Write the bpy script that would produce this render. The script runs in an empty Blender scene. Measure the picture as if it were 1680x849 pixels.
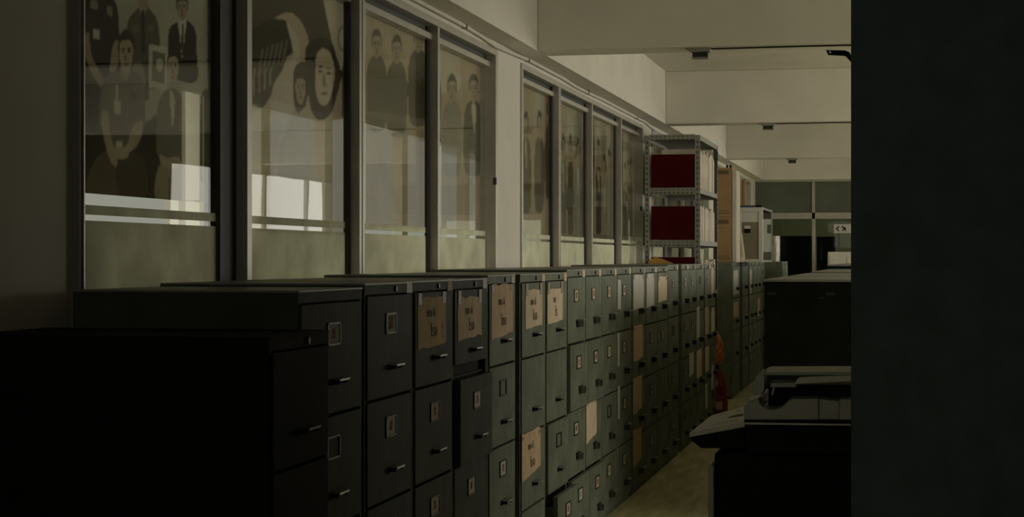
import bpy, bmesh, math, random
from mathutils import Vector, Matrix
random.seed(7)
SC = bpy.context.scene
COL = SC.collection
# ------------------------------------------------------------------ camera, world, lights, exposure
F, VX, HY, EYE = 2950.0, 1478.0, 425.0, 1.39
YAW = math.atan((VX-840)/F); CS, SN = math.cos(YAW), math.sin(YAW)
cam = bpy.data.objects.new('camera', bpy.data.cameras.new('camera')); COL.objects.link(cam)
cam.location = (0, 0, EYE); cam.rotation_euler = (math.pi/2, 0, YAW)
cam.data.sensor_width = 36; cam.data.lens = F/1680*36; cam.data.clip_start = .05
SC.camera = cam
SC.view_settings.view_transform = 'Standard'; SC.view_settings.look = 'None'
SC.view_settings.gamma = 1; SC.view_settings.use_curve_mapping = False
SC.view_settings.exposure = 0
w = bpy.data.worlds.new('overcast_sky'); SC.world = w; w.use_nodes = True
w.node_tree.nodes['Background'].inputs[0].default_value = (1.0, .97, .88, 1)
w.node_tree.nodes['Background'].inputs[1].default_value = .33

def area(name, loc, rot, sx, sy, power, col=(1, .95, .845)):
    l = bpy.data.lights.new(name, 'AREA'); l.shape = 'RECTANGLE'; l.size = sx; l.size_y = sy
    l.energy = power; l.color = col
    o = bpy.data.objects.new(name, l); COL.objects.link(o); o.location = loc; o.rotation_euler = rot
    return o
# daylight outside the long window bands on the right side of the room (size_x runs along Y after the turn)
area('daylight_right_first', (3.95, 6.2, 1.85), (0, math.radians(90), 0), 1.5, 3.6, 46)
area('daylight_right_near', (3.95, 10.2, 1.85), (0, math.radians(90), 0), 1.5, 4.0, 42)
area('daylight_right_middle', (3.95, 14.6, 1.85), (0, math.radians(90), 0), 1.5, 4.0, 92)
area('daylight_right_far', (3.95, 22.7, 1.85), (0, math.radians(90), 0), 1.5, 6.4, 112)
area('daylight_end_room', (1.5, 32.3, 2.0), (math.radians(-90), 0, 0), 5, 1.4, 45.0)
# daylight from the glazed end of the side room behind the display windows
area('daylight_side_room', (-5.1, 12.0, 1.75), (0, math.radians(-90), 0), 1.5, 12.0, 40.0)
# daylight through the window behind the camera
area('daylight_behind', (-1.6, -1.55, 2.15), (math.radians(90), 0, 0), 2.0, .8, 9)

# pixel of the photograph -> point on a plane of the place (measurements only)
def lat(x): return (x-840)*CS - F*SN
def fwd(x): return F*CS + (x-840)*SN
def onX(px, py, X):                      # plane x = X  ->  (y, z)
    k = X/lat(px); return fwd(px)*k, EYE + (HY-py)*k
def onY(px, py, Y):                      # plane y = Y  ->  (x, z)
    k = Y/fwd(px); return lat(px)*k, EYE + (HY-py)*k

# ------------------------------------------------------------------ materials
def srgb(r, g, b):
    f = lambda c: (c/255/12.92) if c <= 10 else ((c/255+.055)/1.055)**2.4
    return (f(r), f(g), f(b))
MATS = {}
def mat(name, col, rough=.6, metal=0, var=.12, scale=6, bump=0.0, wear=None, spec=.5, stretch=None, alpha=None, trans=0):
    if name in MATS: return MATS[name]
    m = bpy.data.materials.new(name); m.use_nodes = True; nt = m.node_tree; N = nt.nodes; L = nt.links
    b = N['Principled BSDF']; b.inputs['Roughness'].default_value = rough; b.inputs['Metallic'].default_value = metal
    b.inputs['Specular IOR Level'].default_value = spec
    tc = N.new('ShaderNodeTexCoord'); mp = N.new('ShaderNodeMapping'); L.new(tc.outputs['Object'], mp.inputs[0])
    if stretch: mp.inputs['Scale'].default_value = stretch
    no = N.new('ShaderNodeTexNoise'); no.inputs['Scale'].default_value = scale; no.inputs['Detail'].default_value = 6
    L.new(mp.outputs[0], no.inputs['Vector'])
    rp = N.new('ShaderNodeValToRGB'); e = rp.color_ramp.elements
    e[0].position = .3; e[1].position = .72
    e[0].color = (*[c*(1-var) for c in col], 1); e[1].color = (*[min(1, c*(1+var)) for c in col], 1)
    L.new(no.outputs[0], rp.inputs[0]); out = rp.outputs[0]
    if wear:
        n2 = N.new('ShaderNodeTexNoise'); n2.inputs['Scale'].default_value = wear[1]; n2.inputs['Detail'].default_value = 9; n2.inputs['Roughness'].default_value = .7
        L.new(tc.outputs['Object'], n2.inputs['Vector'])
        r2 = N.new('ShaderNodeValToRGB'); r2.color_ramp.elements[0].position = wear[2]; r2.color_ramp.elements[1].position = min(1, wear[2]+.06)
        L.new(n2.outputs[0], r2.inputs[0])
        mx = N.new('ShaderNodeMix'); mx.data_type = 'RGBA'; L.new(r2.outputs[0], mx.inputs[0]); L.new(out, mx.inputs[6]); mx.inputs[7].default_value = (*wear[0], 1)
        out = mx.outputs[2]
    L.new(out, b.inputs['Base Color'])
    if bump:
        bp = N.new('ShaderNodeBump'); bp.inputs['Strength'].default_value = bump; bp.inputs['Distance'].default_value = .01
        L.new(no.outputs[0], bp.inputs['Height']); L.new(bp.outputs[0], b.inputs['Normal'])
    if alpha is not None:
        b.inputs['Alpha'].default_value = alpha
    MATS[name] = m; return m
def glass_mat(name, tint, gloss=1.0, rough=.0):
    m = bpy.data.materials.new(name); m.use_nodes = True; nt = m.node_tree; N = nt.nodes; L = nt.links; N.clear()
    o = N.new('ShaderNodeOutputMaterial'); t = N.new('ShaderNodeBsdfTransparent'); t.inputs[0].default_value = (*tint, 1)
    g = N.new('ShaderNodeBsdfGlossy'); g.inputs['Roughness'].default_value = rough
    lw = N.new('ShaderNodeLayerWeight'); lw.inputs[0].default_value = .5
    pw = N.new('ShaderNodeMath'); pw.operation = 'POWER'; pw.inputs[1].default_value = 5; L.new(lw.outputs['Facing'], pw.inputs[0])
    fr = N.new('ShaderNodeMath'); fr.operation = 'MULTIPLY_ADD'; fr.inputs[1].default_value = .96; fr.inputs[2].default_value = .04; L.new(pw.outputs[0], fr.inputs[0])
    no = N.new('ShaderNodeTexNoise'); no.inputs['Scale'].default_value = 1.2
    tc = N.new('ShaderNodeTexCoord'); L.new(tc.outputs['Object'], no.inputs['Vector'])
    bp = N.new('ShaderNodeBump'); bp.inputs['Strength'].default_value = .02; bp.inputs['Distance'].default_value = .05
    L.new(no.outputs[0], bp.inputs['Height']); L.new(bp.outputs[0], g.inputs['Normal'])
    mu = N.new('ShaderNodeMath'); mu.operation = 'MULTIPLY'; mu.inputs[1].default_value = gloss; L.new(fr.outputs[0], mu.inputs[0])
    mx = N.new('ShaderNodeMixShader'); L.new(mu.outputs[0], mx.inputs[0]); L.new(t.outputs[0], mx.inputs[1]); L.new(g.outputs[0], mx.inputs[2])
    L.new(mx.outputs[0], o.inputs[0]); MATS[name] = m; return m
def film_mat(name, col, opacity, translucent=.3):      # printed or frosted film: lets part of the light through
    m = bpy.data.materials.new(name); m.use_nodes = True; nt = m.node_tree; N = nt.nodes; L = nt.links; N.clear()
    o = N.new('ShaderNodeOutputMaterial'); t = N.new('ShaderNodeBsdfTransparent')
    d = N.new('ShaderNodeBsdfDiffuse'); tl = N.new('ShaderNodeBsdfTranslucent')
    tc = N.new('ShaderNodeTexCoord'); no = N.new('ShaderNodeTexNoise'); no.inputs['Scale'].default_value = 5; no.inputs['Detail'].default_value = 7
    L.new(tc.outputs['Object'], no.inputs['Vector'])
    rp = N.new('ShaderNodeValToRGB'); rp.color_ramp.elements[0].position = .3; rp.color_ramp.elements[1].position = .75
    rp.color_ramp.elements[0].color = (*[c*.8 for c in col], 1); rp.color_ramp.elements[1].color = (*[min(1, c*1.15) for c in col], 1)
    L.new(no.outputs[0], rp.inputs[0]); L.new(rp.outputs[0], d.inputs[0]); L.new(rp.outputs[0], tl.inputs[0])
    if opacity >= 1: L.new(d.outputs[0], o.inputs[0]); MATS[name] = m; return m
    m1 = N.new('ShaderNodeMixShader'); m1.inputs[0].default_value = translucent; L.new(d.outputs[0], m1.inputs[1]); L.new(tl.outputs[0], m1.inputs[2])
    m2 = N.new('ShaderNodeMixShader'); m2.inputs[0].default_value = opacity; L.new(t.outputs[0], m2.inputs[1]); L.new(m1.outputs[0], m2.inputs[2])
    L.new(m2.outputs[0], o.inputs[0]); MATS[name] = m; return m

PLASTER = mat('white_plaster', (.70, .665, .56), .85, var=.05, scale=3, bump=.15, wear=((.55, .51, .42), 5, .72))
CEIL = mat('ceiling_plaster', (.68, .645, .54), .9, var=.06, scale=2, bump=.1)
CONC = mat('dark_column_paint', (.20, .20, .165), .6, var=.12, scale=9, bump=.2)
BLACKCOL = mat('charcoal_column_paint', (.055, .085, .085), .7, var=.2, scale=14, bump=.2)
FLOOR = mat('waxed_floor', (.80, .75, .42), .22, var=.25, scale=3, bump=.03, stretch=(6, .8, 1), wear=((.55, .50, .27), 11, .66))
ALU = mat('aluminium_frame', (.46, .44, .37), .38, metal=.35, var=.08, scale=12)
DALU = mat('dark_frame_parts', (.035, .035, .03), .6, var=.2)  # plain dark tone for window channels, grooves and latches
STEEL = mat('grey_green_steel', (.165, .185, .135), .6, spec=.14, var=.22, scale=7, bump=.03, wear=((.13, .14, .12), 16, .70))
STEEL2 = mat('shaded_green_steel', (.060, .070, .048), .6, spec=.07, var=.22, scale=7, bump=.03, wear=((.11, .12, .10), 18, .70))  # darker copy of the cabinet steel: near cabinets' shade put into the colour
STEELTOP = mat('dusty_steel_top', (.20, .205, .175), .42, var=.2, scale=5, wear=((.3, .3, .26), 9, .62))
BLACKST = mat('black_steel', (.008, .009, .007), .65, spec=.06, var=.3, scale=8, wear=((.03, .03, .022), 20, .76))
DARK = mat('dark_parts_and_shade', (.008, .008, .007), .9, var=.1)  # dark fittings and slots; also painted in as shade inside the cabinets
CHROME = mat('worn_chrome', (.40, .39, .34), .4, metal=.8, var=.15, scale=30)
IRON = mat('dark_iron', (.03, .03, .025), .4, metal=.5, var=.2)
CARD = mat('pink_card', (.55, .42, .32), .8, var=.12, scale=30)
CARDW = mat('cream_card', (.60, .55, .43), .8, var=.1, scale=30)
TAPE = mat('brown_tape', (.33, .25, .165), .5, var=.2, scale=25)
KRAFT = mat('kraft_paper', (.66, .48, .29), .8, var=.13, scale=14, bump=.1, wear=((.33, .22, .11), 9, .66))
KRAFTY = mat('yellow_kraft_paper', (.60, .42, .18), .8, var=.15, scale=14, bump=.1, wear=((.30, .18, .07), 9, .6))
KRAFTP = mat('pale_kraft_paper', (.72, .58, .41), .8, var=.1, scale=14, bump=.1)
WPAPER = mat('white_paper', (.62, .60, .52), .8, var=.06, scale=10, bump=.1)
INK = mat('pencil_ink', (.19, .125, .07), .8, var=.1)
MAROON = mat('maroon_binder', (.055, .002, .002), .8, spec=.1, var=.15, scale=8)
SHELFM = mat('slotted_steel', (.26, .26, .215), .5, metal=.2, var=.12, scale=12)
PAPERS = [mat('file_cream_%d' % i, c, .85, var=.12, scale=9, stretch=(1, 1, .3)) for i, c in enumerate([(.62, .55, .44), (.55, .48, .37), (.66, .60, .50), (.50, .42, .32)])]
BOXM = mat('cardboard', (.36, .22, .095), .8, var=.08, scale=10)
BOXL = mat('cardboard_printing', (.14, .09, .045), .8)
ORANGE = mat('orange_plastic', (.50, .17, .03), .4, var=.25, scale=12)
RED = mat('red_plastic', (.22, .022, .015), .4, var=.3, scale=12)
YELLOW = mat('ochre_paper', (.55, .30, .06), .7, var=.15, scale=8)
COPY = mat('copier_grey_plastic', (.44, .45, .34), .45, var=.05, scale=20)
COPYL = mat('copier_light_plastic', (.72, .69, .53), .4, var=.06, scale=20)
BLK = mat('black_plastic', (.006, .006, .005), .6, spec=.15, var=.1)
WHITE = mat('white_enamel', (.62, .60, .53), .35, var=.05)
BLUE = mat('blue_folder', (.03, .06, .12), .5)
BAGM = mat('cream_bag', (.52, .46, .30), .7, var=.2, scale=9)
GREENGL = mat('dim_green_panel', (.105, .118, .085), .4, var=.12, scale=3)
SEAG = mat('far_wall_paint', (.42, .47, .40), .8, var=.05)
OLIVEP = mat('olive_board', (.21, .185, .115), .6, var=.12, scale=3)
CABLE = mat('white_cable', (.66, .63, .53), .6, var=.05)
GLASS = glass_mat('window_glass', (.93, .95, .91), .38)
GLASSD = glass_mat('dim_glass', (.60, .62, .55), .25)
FROST = film_mat('frosted_film', (.90, .89, .74), .95, .62)

# ------------------------------------------------------------------ mesh helpers
class MB:
    def __init__(s): s.v = []; s.f = []; s.m = []; s.mats = []
    def mi(s, m):
        if m not in s.mats: s.mats.append(m)
        return s.mats.index(m)
    def add(s, vs, fs, m):
        o = len(s.v); s.v += [tuple(v) for v in vs]; i = s.mi(m)
        for f in fs: s.f.append(tuple(o+k for k in f)); s.m.append(i)
        return s
    def box(s, x0, x1, y0, y1, z0, z1, m):
        vs = [(x, y, z) for x in (x0, x1) for y in (y0, y1) for z in (z0, z1)]
        return s.add(vs, [(0, 1, 3, 2), (4, 6, 7, 5), (0, 4, 5, 1), (2, 3, 7, 6), (0, 2, 6, 4), (1, 5, 7, 3)], m)
    def prism(s, pts, a0, a1, axis, m):      # outline in the two other axes, run along axis
        n = len(pts)
        def P(p, a): return (a, p[0], p[1]) if axis == 'x' else ((p[0], a, p[1]) if axis == 'y' else (p[0], p[1], a))
        vs = [P(p, a0) for p in pts]+[P(p, a1) for p in pts]
        fs = [tuple(range(n)), tuple(range(2*n-1, n-1, -1))]+[(i, i+n, (i+1) % n+n, (i+1) % n) for i in range(n)]
        return s.add(vs, fs, m)
    def poly(s, vs, m): return s.add(vs, [tuple(range(len(vs)))], m)
    def tube(s, pts, r, m, n=8):
        pts = [Vector(p) for p in pts]; rings = []
        for i, p in enumerate(pts):
            d = (pts[min(i+1, len(pts)-1)]-pts[max(i-1, 0)]).normalized()
            u = d.cross(Vector((0, 0, 1)));
            if u.length < .1: u = d.cross(Vector((1, 0, 0)))
            u.normalize(); v = d.cross(u)
            rings += [p+u*math.cos(a)*r+v*math.sin(a)*r for a in [2*math.pi*k/n for k in range(n)]]
        fs = []
        for i in range(len(pts)-1):
            for k in range(n): fs.append((i*n+k, i*n+(k+1) % n, (i+1)*n+(k+1) % n, (i+1)*n+k))
        fs += [tuple(range(n-1, -1, -1)), tuple((len(pts)-1)*n+k for k in range(n))]
        return s.add(rings, fs, m)
    def text(s, txt, size, M, m):            # flat lettering placed by the matrix M
        cu = bpy.data.curves.new('t', 'FONT'); cu.body = txt; cu.size = size; cu.align_x = 'CENTER'; cu.align_y = 'CENTER'
        cu.resolution_u = 3; cu.extrude = 0.0006
        ob = bpy.data.objects.new('t', cu); COL.objects.link(ob)
        dg = bpy.context.evaluated_depsgraph_get(); me = bpy.data.meshes.new_from_object(ob.evaluated_get(dg))
        s.add([M @ v.co for v in me.vertices], [tuple(p.vertices) for p in me.polygons], m)
        bpy.data.objects.remove(ob); bpy.data.curves.remove(cu); bpy.data.meshes.remove(me); return s
    def build(s, name, parent=None, bevel=0, smooth=False, loc=None):
        me = bpy.data.meshes.new(name); me.from_pydata(s.v, [], s.f)
        for m in s.mats: me.materials.append(m)
        me.polygons.foreach_set('material_index', s.m)
        if smooth: me.polygons.foreach_set('use_smooth', [True]*len(me.polygons))
        me.update()
        bm = bmesh.new(); bm.from_mesh(me); bmesh.ops.recalc_face_normals(bm, faces=bm.faces); bm.to_mesh(me); bm.free()
        o = bpy.data.objects.new(name, me); COL.objects.link(o)
        if parent: o.parent = parent
        if loc: o.location = loc
        if bevel:
            b = o.modifiers.new('bevel', 'BEVEL'); b.width = bevel; b.segments = 2; b.limit_method = 'ANGLE'
        return o
def thing(name, label, cat, loc=(0, 0, 0), group=None):
    o = bpy.data.objects.new(name, None); COL.objects.link(o); o.location = loc; o.empty_display_size = .1
    return tag(o, label, cat, group)
def tag(o, label, cat, group=None):
    o['label'] = label; o['category'] = cat; o['kind'] = 'thing'
    if group: o['group'] = group
    return o
def struct(o): o['kind'] = 'structure'; return o
def B(*a): return MB().box(*a)
# lettering on a face looking towards +x: text right runs to -y... reader stands at +x and sees +y on the right
def MX(x, y, z, sx=1.0): return Matrix(((0, 0, 1, x), (sx, 0, 0, y), (0, 1, 0, z), (0, 0, 0, 1)))
def MYF(x, y, z): return Matrix(((1, 0, 0, x), (0, 0, -1, y), (0, 1, 0, z), (0, 0, 0, 1)))   # face looking towards -y

# ------------------------------------------------------------------ the room
WX = -2.25; XR = 3.6; YE = 28.6; ZC = 3.1; ZB = 2.62; XO = -4.75
struct(B(XO-.6, XR+.2, -1.6, 33, -.1, 0, FLOOR).build('floor'))
struct(B(XO-.2, XR+.2, -1.6, 33, ZC, ZC+.15, CEIL).build('ceiling'))
Z_HEAD = 2.575
Y1a, Y1b = onX(131, 0, WX)[0], onX(813.5, 0, WX)[0]
Y2a, Y2b = onX(853.5, 0, WX)[0], onX(1054, 0, WX)[0]
Y3a, Y3b = 16.5, 21.5
Y4a, Y4b = 22.3, 27.6
wl = MB()
SILL = 1.12
wl.box(WX-.12, WX, -1.6, YE, 0, SILL, PLASTER)
wl.box(WX-.12, WX, -1.6, YE, Z_HEAD, ZC, PLASTER)
for a, b in ((-1.6, Y1a), (Y1b, Y2a), (Y2b, Y3a), (Y3b, Y4a), (Y4b, YE)): wl.box(WX-.12, WX, a, b, SILL, Z_HEAD, PLASTER)
struct(wl.build('wall_left'))
struct(B(WX+.0, -2.1, -1.6, YE, ZB, ZC, PLASTER).build('trim_1'))       # beam along the window wall
for i, (y0, y1) in enumerate(((10.42, 10.72), (16.35, 16.65), (22.2, 22.5), (28.35, 28.6))):
    struct(B(-2.1, XR, y0, y1, ZB, ZC, PLASTER).build('trim_%d' % (i+2), bevel=.008))
# right wall with the window openings the daylight comes through
wr = MB(); RS, RH = 1.0, 2.55; RY = [(4.4, 8.0), (8.3, 12.2), (12.6, 16.7), (19.4, 26.0)]
wr.box(XR, XR+.15, -1.6, 33, 0, RS, PLASTER).box(XR, XR+.15, -1.6, 33, RH, ZC, PLASTER)
pv = -1.6
for a, b in RY: wr.box(XR, XR+.15, pv, a, RS, RH, PLASTER); pv = b
wr.box(XR, XR+.15, pv, 33, RS, RH, PLASTER); struct(wr.build('wall_right'))
for i, (a, b) in enumerate(RY):
    m = MB(); n = 4
    for k in range(n+1):
        y = a+(b-a)*k/n; m.box(XR+.03, XR+.08, max(a, y-.03), min(b, y+.03), RS, RH, ALU)
    m.box(XR+.03, XR+.08, a, b, RS, RS+.05, ALU).box(XR+.03, XR+.08, a, b, RH-.05, RH, ALU)
    struct(m.build('window_%d' % (i+10)))
wb = MB().box(XO-.2, -2.65, -1.6, -1.45, 0, ZC, PLASTER).box(-.55, XR+.15, -1.6, -1.45, 0, ZC, PLASTER).box(-2.65, -.55, -1.6, -1.45, 0, 1.7, PLASTER).box(-2.65, -.55, -1.6, -1.45, 2.6, ZC, PLASTER)
struct(wb.build('wall_back'))
wf = MB()
for k in range(4): wf.box(-2.65+k*.69, -2.61+k*.69, -1.53, -1.49, 1.7, 2.6, ALU)
struct(wf.build('window_9'))
# unseen partition added to shade the near end, behind the black column
struct(B(.0, .08, 4.3, 7.6, 0, ZC, CONC).box(.62, .74, -1.45, 4.3, 0, ZC, CONC).build('shade_wall_near_right'))
# side room behind the glass: outer wall with openings
wo = MB(); OS, OH = 1.0, 2.62
OY = [(5.2, 11.35), (11.47, 11.72), (11.8, 12.95), (13.15, 14.5), (14.7, 16.9), (17.1, 19.5), (19.7, 23)]
wo.box(XO-.15, XO, -1.6, 33, 0, OS, PLASTER).box(XO-.15, XO, -1.6, 33, OH, ZC, PLASTER)
pv = -1.6
for a, b in OY: wo.box(XO-.1, XO, pv, a, OS, OH, PLASTER); pv = b
wo.box(XO-.15, XO, pv, 33, OS, OH, PLASTER); struct(wo.build('wall_outer_left'))
struct(B(XO, XO+.06, 4.9, 23.2, 2.60, 2.68, ALU).build('trim_7'))
struct(B(XO, WX-.12, 28.6, 28.7, 0, ZC, PLASTER).build('wall_side_room_end'))

# display windows in the left wall
def window(idx, ya, yb, posts, heavy, band=True):
    e = bpy.data.objects.new('window_%d' % idx, None); COL.objects.link(e); e['kind'] = 'structure'; e.location = (WX, ya, SILL)
    H = Z_HEAD-SILL; L = yb-ya
    fr = MB(); x0, x1 = -.10, .012
    jw = .010 if idx == 1 else .035
    fr.box(x0, x1, 0, jw, 0, H, ALU).box(x0, x1, L-.05, L, 0, H, ALU).box(x0, x1, .035, L-.05, H-.035, H, ALU).box(x0, x1, .035, L-.05, 0, .045, ALU)
    fr.box(x0, -.02, .035, L-.05, H-.10, H-.07, ALU).box(-.05, -.045, .035, L-.05, H-.075, H-.035, DALU)
    fr.build('window_frame', e, bevel=.002)
    ps = [jw]+[p-ya for p in posts]+[L-.05]
    for k, (p, hv) in enumerate(zip(posts, heavy)):
        q = p-ya; m = MB()
        if hv == 2:    # deep channel with a bright profile beside it
            m.box(-.09, -.03, q-.17, q-.02, .045, H-.035, DALU).box(-.07, .012, q-.02, q+.025, .045, H-.035, ALU)
        elif hv == 1:
            m.box(-.05, -.03, q-.045, q-.02, .045, H-.035, DALU).box(-.06, .012, q-.022, q+.055, .045, H-.035, ALU).box(.012, .014, q+.014, q+.018, .045, H-.035, DALU)
        else:
            m.box(-.05, -.035, q-.05, q-.014, .045, H-.035, DALU).box(-.06, .008, q-.014, q+.022, .045, H-.035, ALU)
        m.build('mullion', e)
    for a, b in zip(ps[:-1], ps[1:]):
        a2, b2 = a+.012, b-.02
        g = B(-.052, -.048, a2, b2, .045, H-.07, GLASS).build('glass_pane', e)
        if band:
            z1 = 1.50-SILL
            B(-.0465, -.0455, a2, b2, .05, z1, FROST).box(-.0465, -.0455, a2, b2, z1+.017, z1+.045, FROST).build('frosted_film', e)
    q = 'latch'; yy, zz = onX(806 if idx == 1 else 1048, 298 if idx == 1 else 343, WX)
    if idx < 3: B(.012, .03, yy-ya-.012, yy-ya+.012, zz-SILL-.02, zz-SILL+.02, DALU).build(q, e, bevel=.003)
    return e
window(1, Y1a, Y1b, [onX(404, 0, WX)[0], onX(588, 0, WX)[0], onX(717, 0, WX)[0]], [2, 1, 0])
window(2, Y2a, Y2b, [onX(915, 0, WX)[0], onX(970, 0, WX)[0], onX(1018, 0, WX)[0]], [1, 0, 0])
window(3, Y3a, Y3b, [17.7, 19, 20.2], [1, 0, 0])
window(4, Y4a, Y4b, [23.6, 24.9, 26.2], [1, 0, 0])

# columns
k0 = onY(1, 0, 4.62)[0]; k1 = onY(130, 0, 4.62)[0]
struct(B(k0, k1, 4.62, 4.632, 0, ZB, CONC).box(k0-.6, k0-.006, 4.63, 4.9, 0, ZB, CONC).build('wall_column_left', bevel=.004))
mk = MB(); yy = 4.62
cx0, cz0 = onY(57, 299, yy)
mk.prism([(cx0+.007*math.cos(a), cz0+.027*math.sin(a)) for a in [k*math.pi/8 for k in range(16)]], yy-.012, yy+.001, 'y', BLK)
mk.prism([(cx0+.003*math.cos(a), cz0+.012*math.sin(a)) for a in [k*math.pi/8 for k in range(16)]], yy-.016, yy-.012, 'y', IRON)
tag(mk.build('keyhole_cover'), 'small black oval cover on the grey-green column face at far left', 'cover')
CXL = onY(1396, 0, 3.7)[0]
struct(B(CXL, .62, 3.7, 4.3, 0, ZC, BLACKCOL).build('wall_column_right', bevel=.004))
# bracket sticking out from the black column
br = MB(); Yb = 3.86
bx = lambda px, py: onY(px, py, Yb)
p0 = bx(1357, 86); p1 = bx(1389, 87)
a = MB(); a.prism([bx(1355, 82.5), bx(1386, 83), bx(1394, 86), bx(1398, 95), bx(1398, 104), bx(1392, 97), bx(1386, 91), bx(1358, 89.5)], Yb, Yb+.02, 'y', BLK)
bt = thing('wall_bracket', 'small black angled bracket projecting from the edge of the dark column', 'bracket', (0, 0, 0))
a.build('arm', bt, bevel=.001)
sx, sz = bx(1362, 86.5)
MB().prism([(sx+.0025*math.cos(k*math.pi/6), sz+.0025*math.sin(k*math.pi/6)) for k in range(12)], Yb-.002, Yb, 'y', CHROME).build('screw', bt)

# ------------------------------------------------------------------ filing cabinets
XF = -1.542
DROWS = [(1.285, .972), (.967, .655), (.650, .338), (.333, .03)]
NOTE_TXT = [('พท-จิ', 'โซน'), ('พท-ชิ', 'โรง'), ('พท-ดี', 'โบอ'), ('ทบ', 'โร')]
def torn(y0, y1, z0, z1, rnd, skew=0):
    pts = []
    n = 7
    for k in range(n): t = k/(n-1); pts.append((y0+(y1-y0)*t, z0+(skew*t)+rnd.uniform(-.004, .004)))
    for k in range(1, 5): t = k/5; pts.append((y1+rnd.uniform(-.004, .004), z0+skew+(z1-z0-skew)*t))
    for k in range(n): t = 1-k/(n-1); pts.append((y0+(y1-y0)*t, z1+rnd.uniform(-.005, .005)))
    for k in range(1, 5): t = 1-k/5; pts.append((y0+rnd.uniform(-.004, .004), z0+(z1-z0)*t))
    return pts
def handle_mesh(kind, r, dull=False):
    m = MB(); CH = IRON if dull else CHROME
    if kind == 'bar':        # flat lip pull on two short arms
        m.box(.0, .026, -.045, .045, .000, .003, CH).box(.024, .028, -.045, .045, -.003, .003, CH)
        m.box(0, .003, -.05, .05, -.016, .004, DARK)
        for yy in (-.04, .036): m.box(0, .022, yy, yy+.004, -.012, 0, DARK)
    elif kind == 'cup':      # cup pull, round dark mouth below
        pts = []
        for k in range(9):
            a = math.pi*k/8; pts.append((.03*math.sin(a), .045*math.cos(a)))
        vs = [(x, y, .008) for x, y in pts]+[(x*.95, y*.8, -.022) for x, y in pts]
        n = 9; m.add(vs, [(i, i+1, i+1+n, i+n) for i in range(n-1)]+[tuple(range(n))], IRON)
        m.box(0, .003, -.05, .05, .006, .013, IRON)
        m.box(.020, .034, -.03, .052, .010, .014, CHROME)
    return m
CABN = [0]
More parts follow.
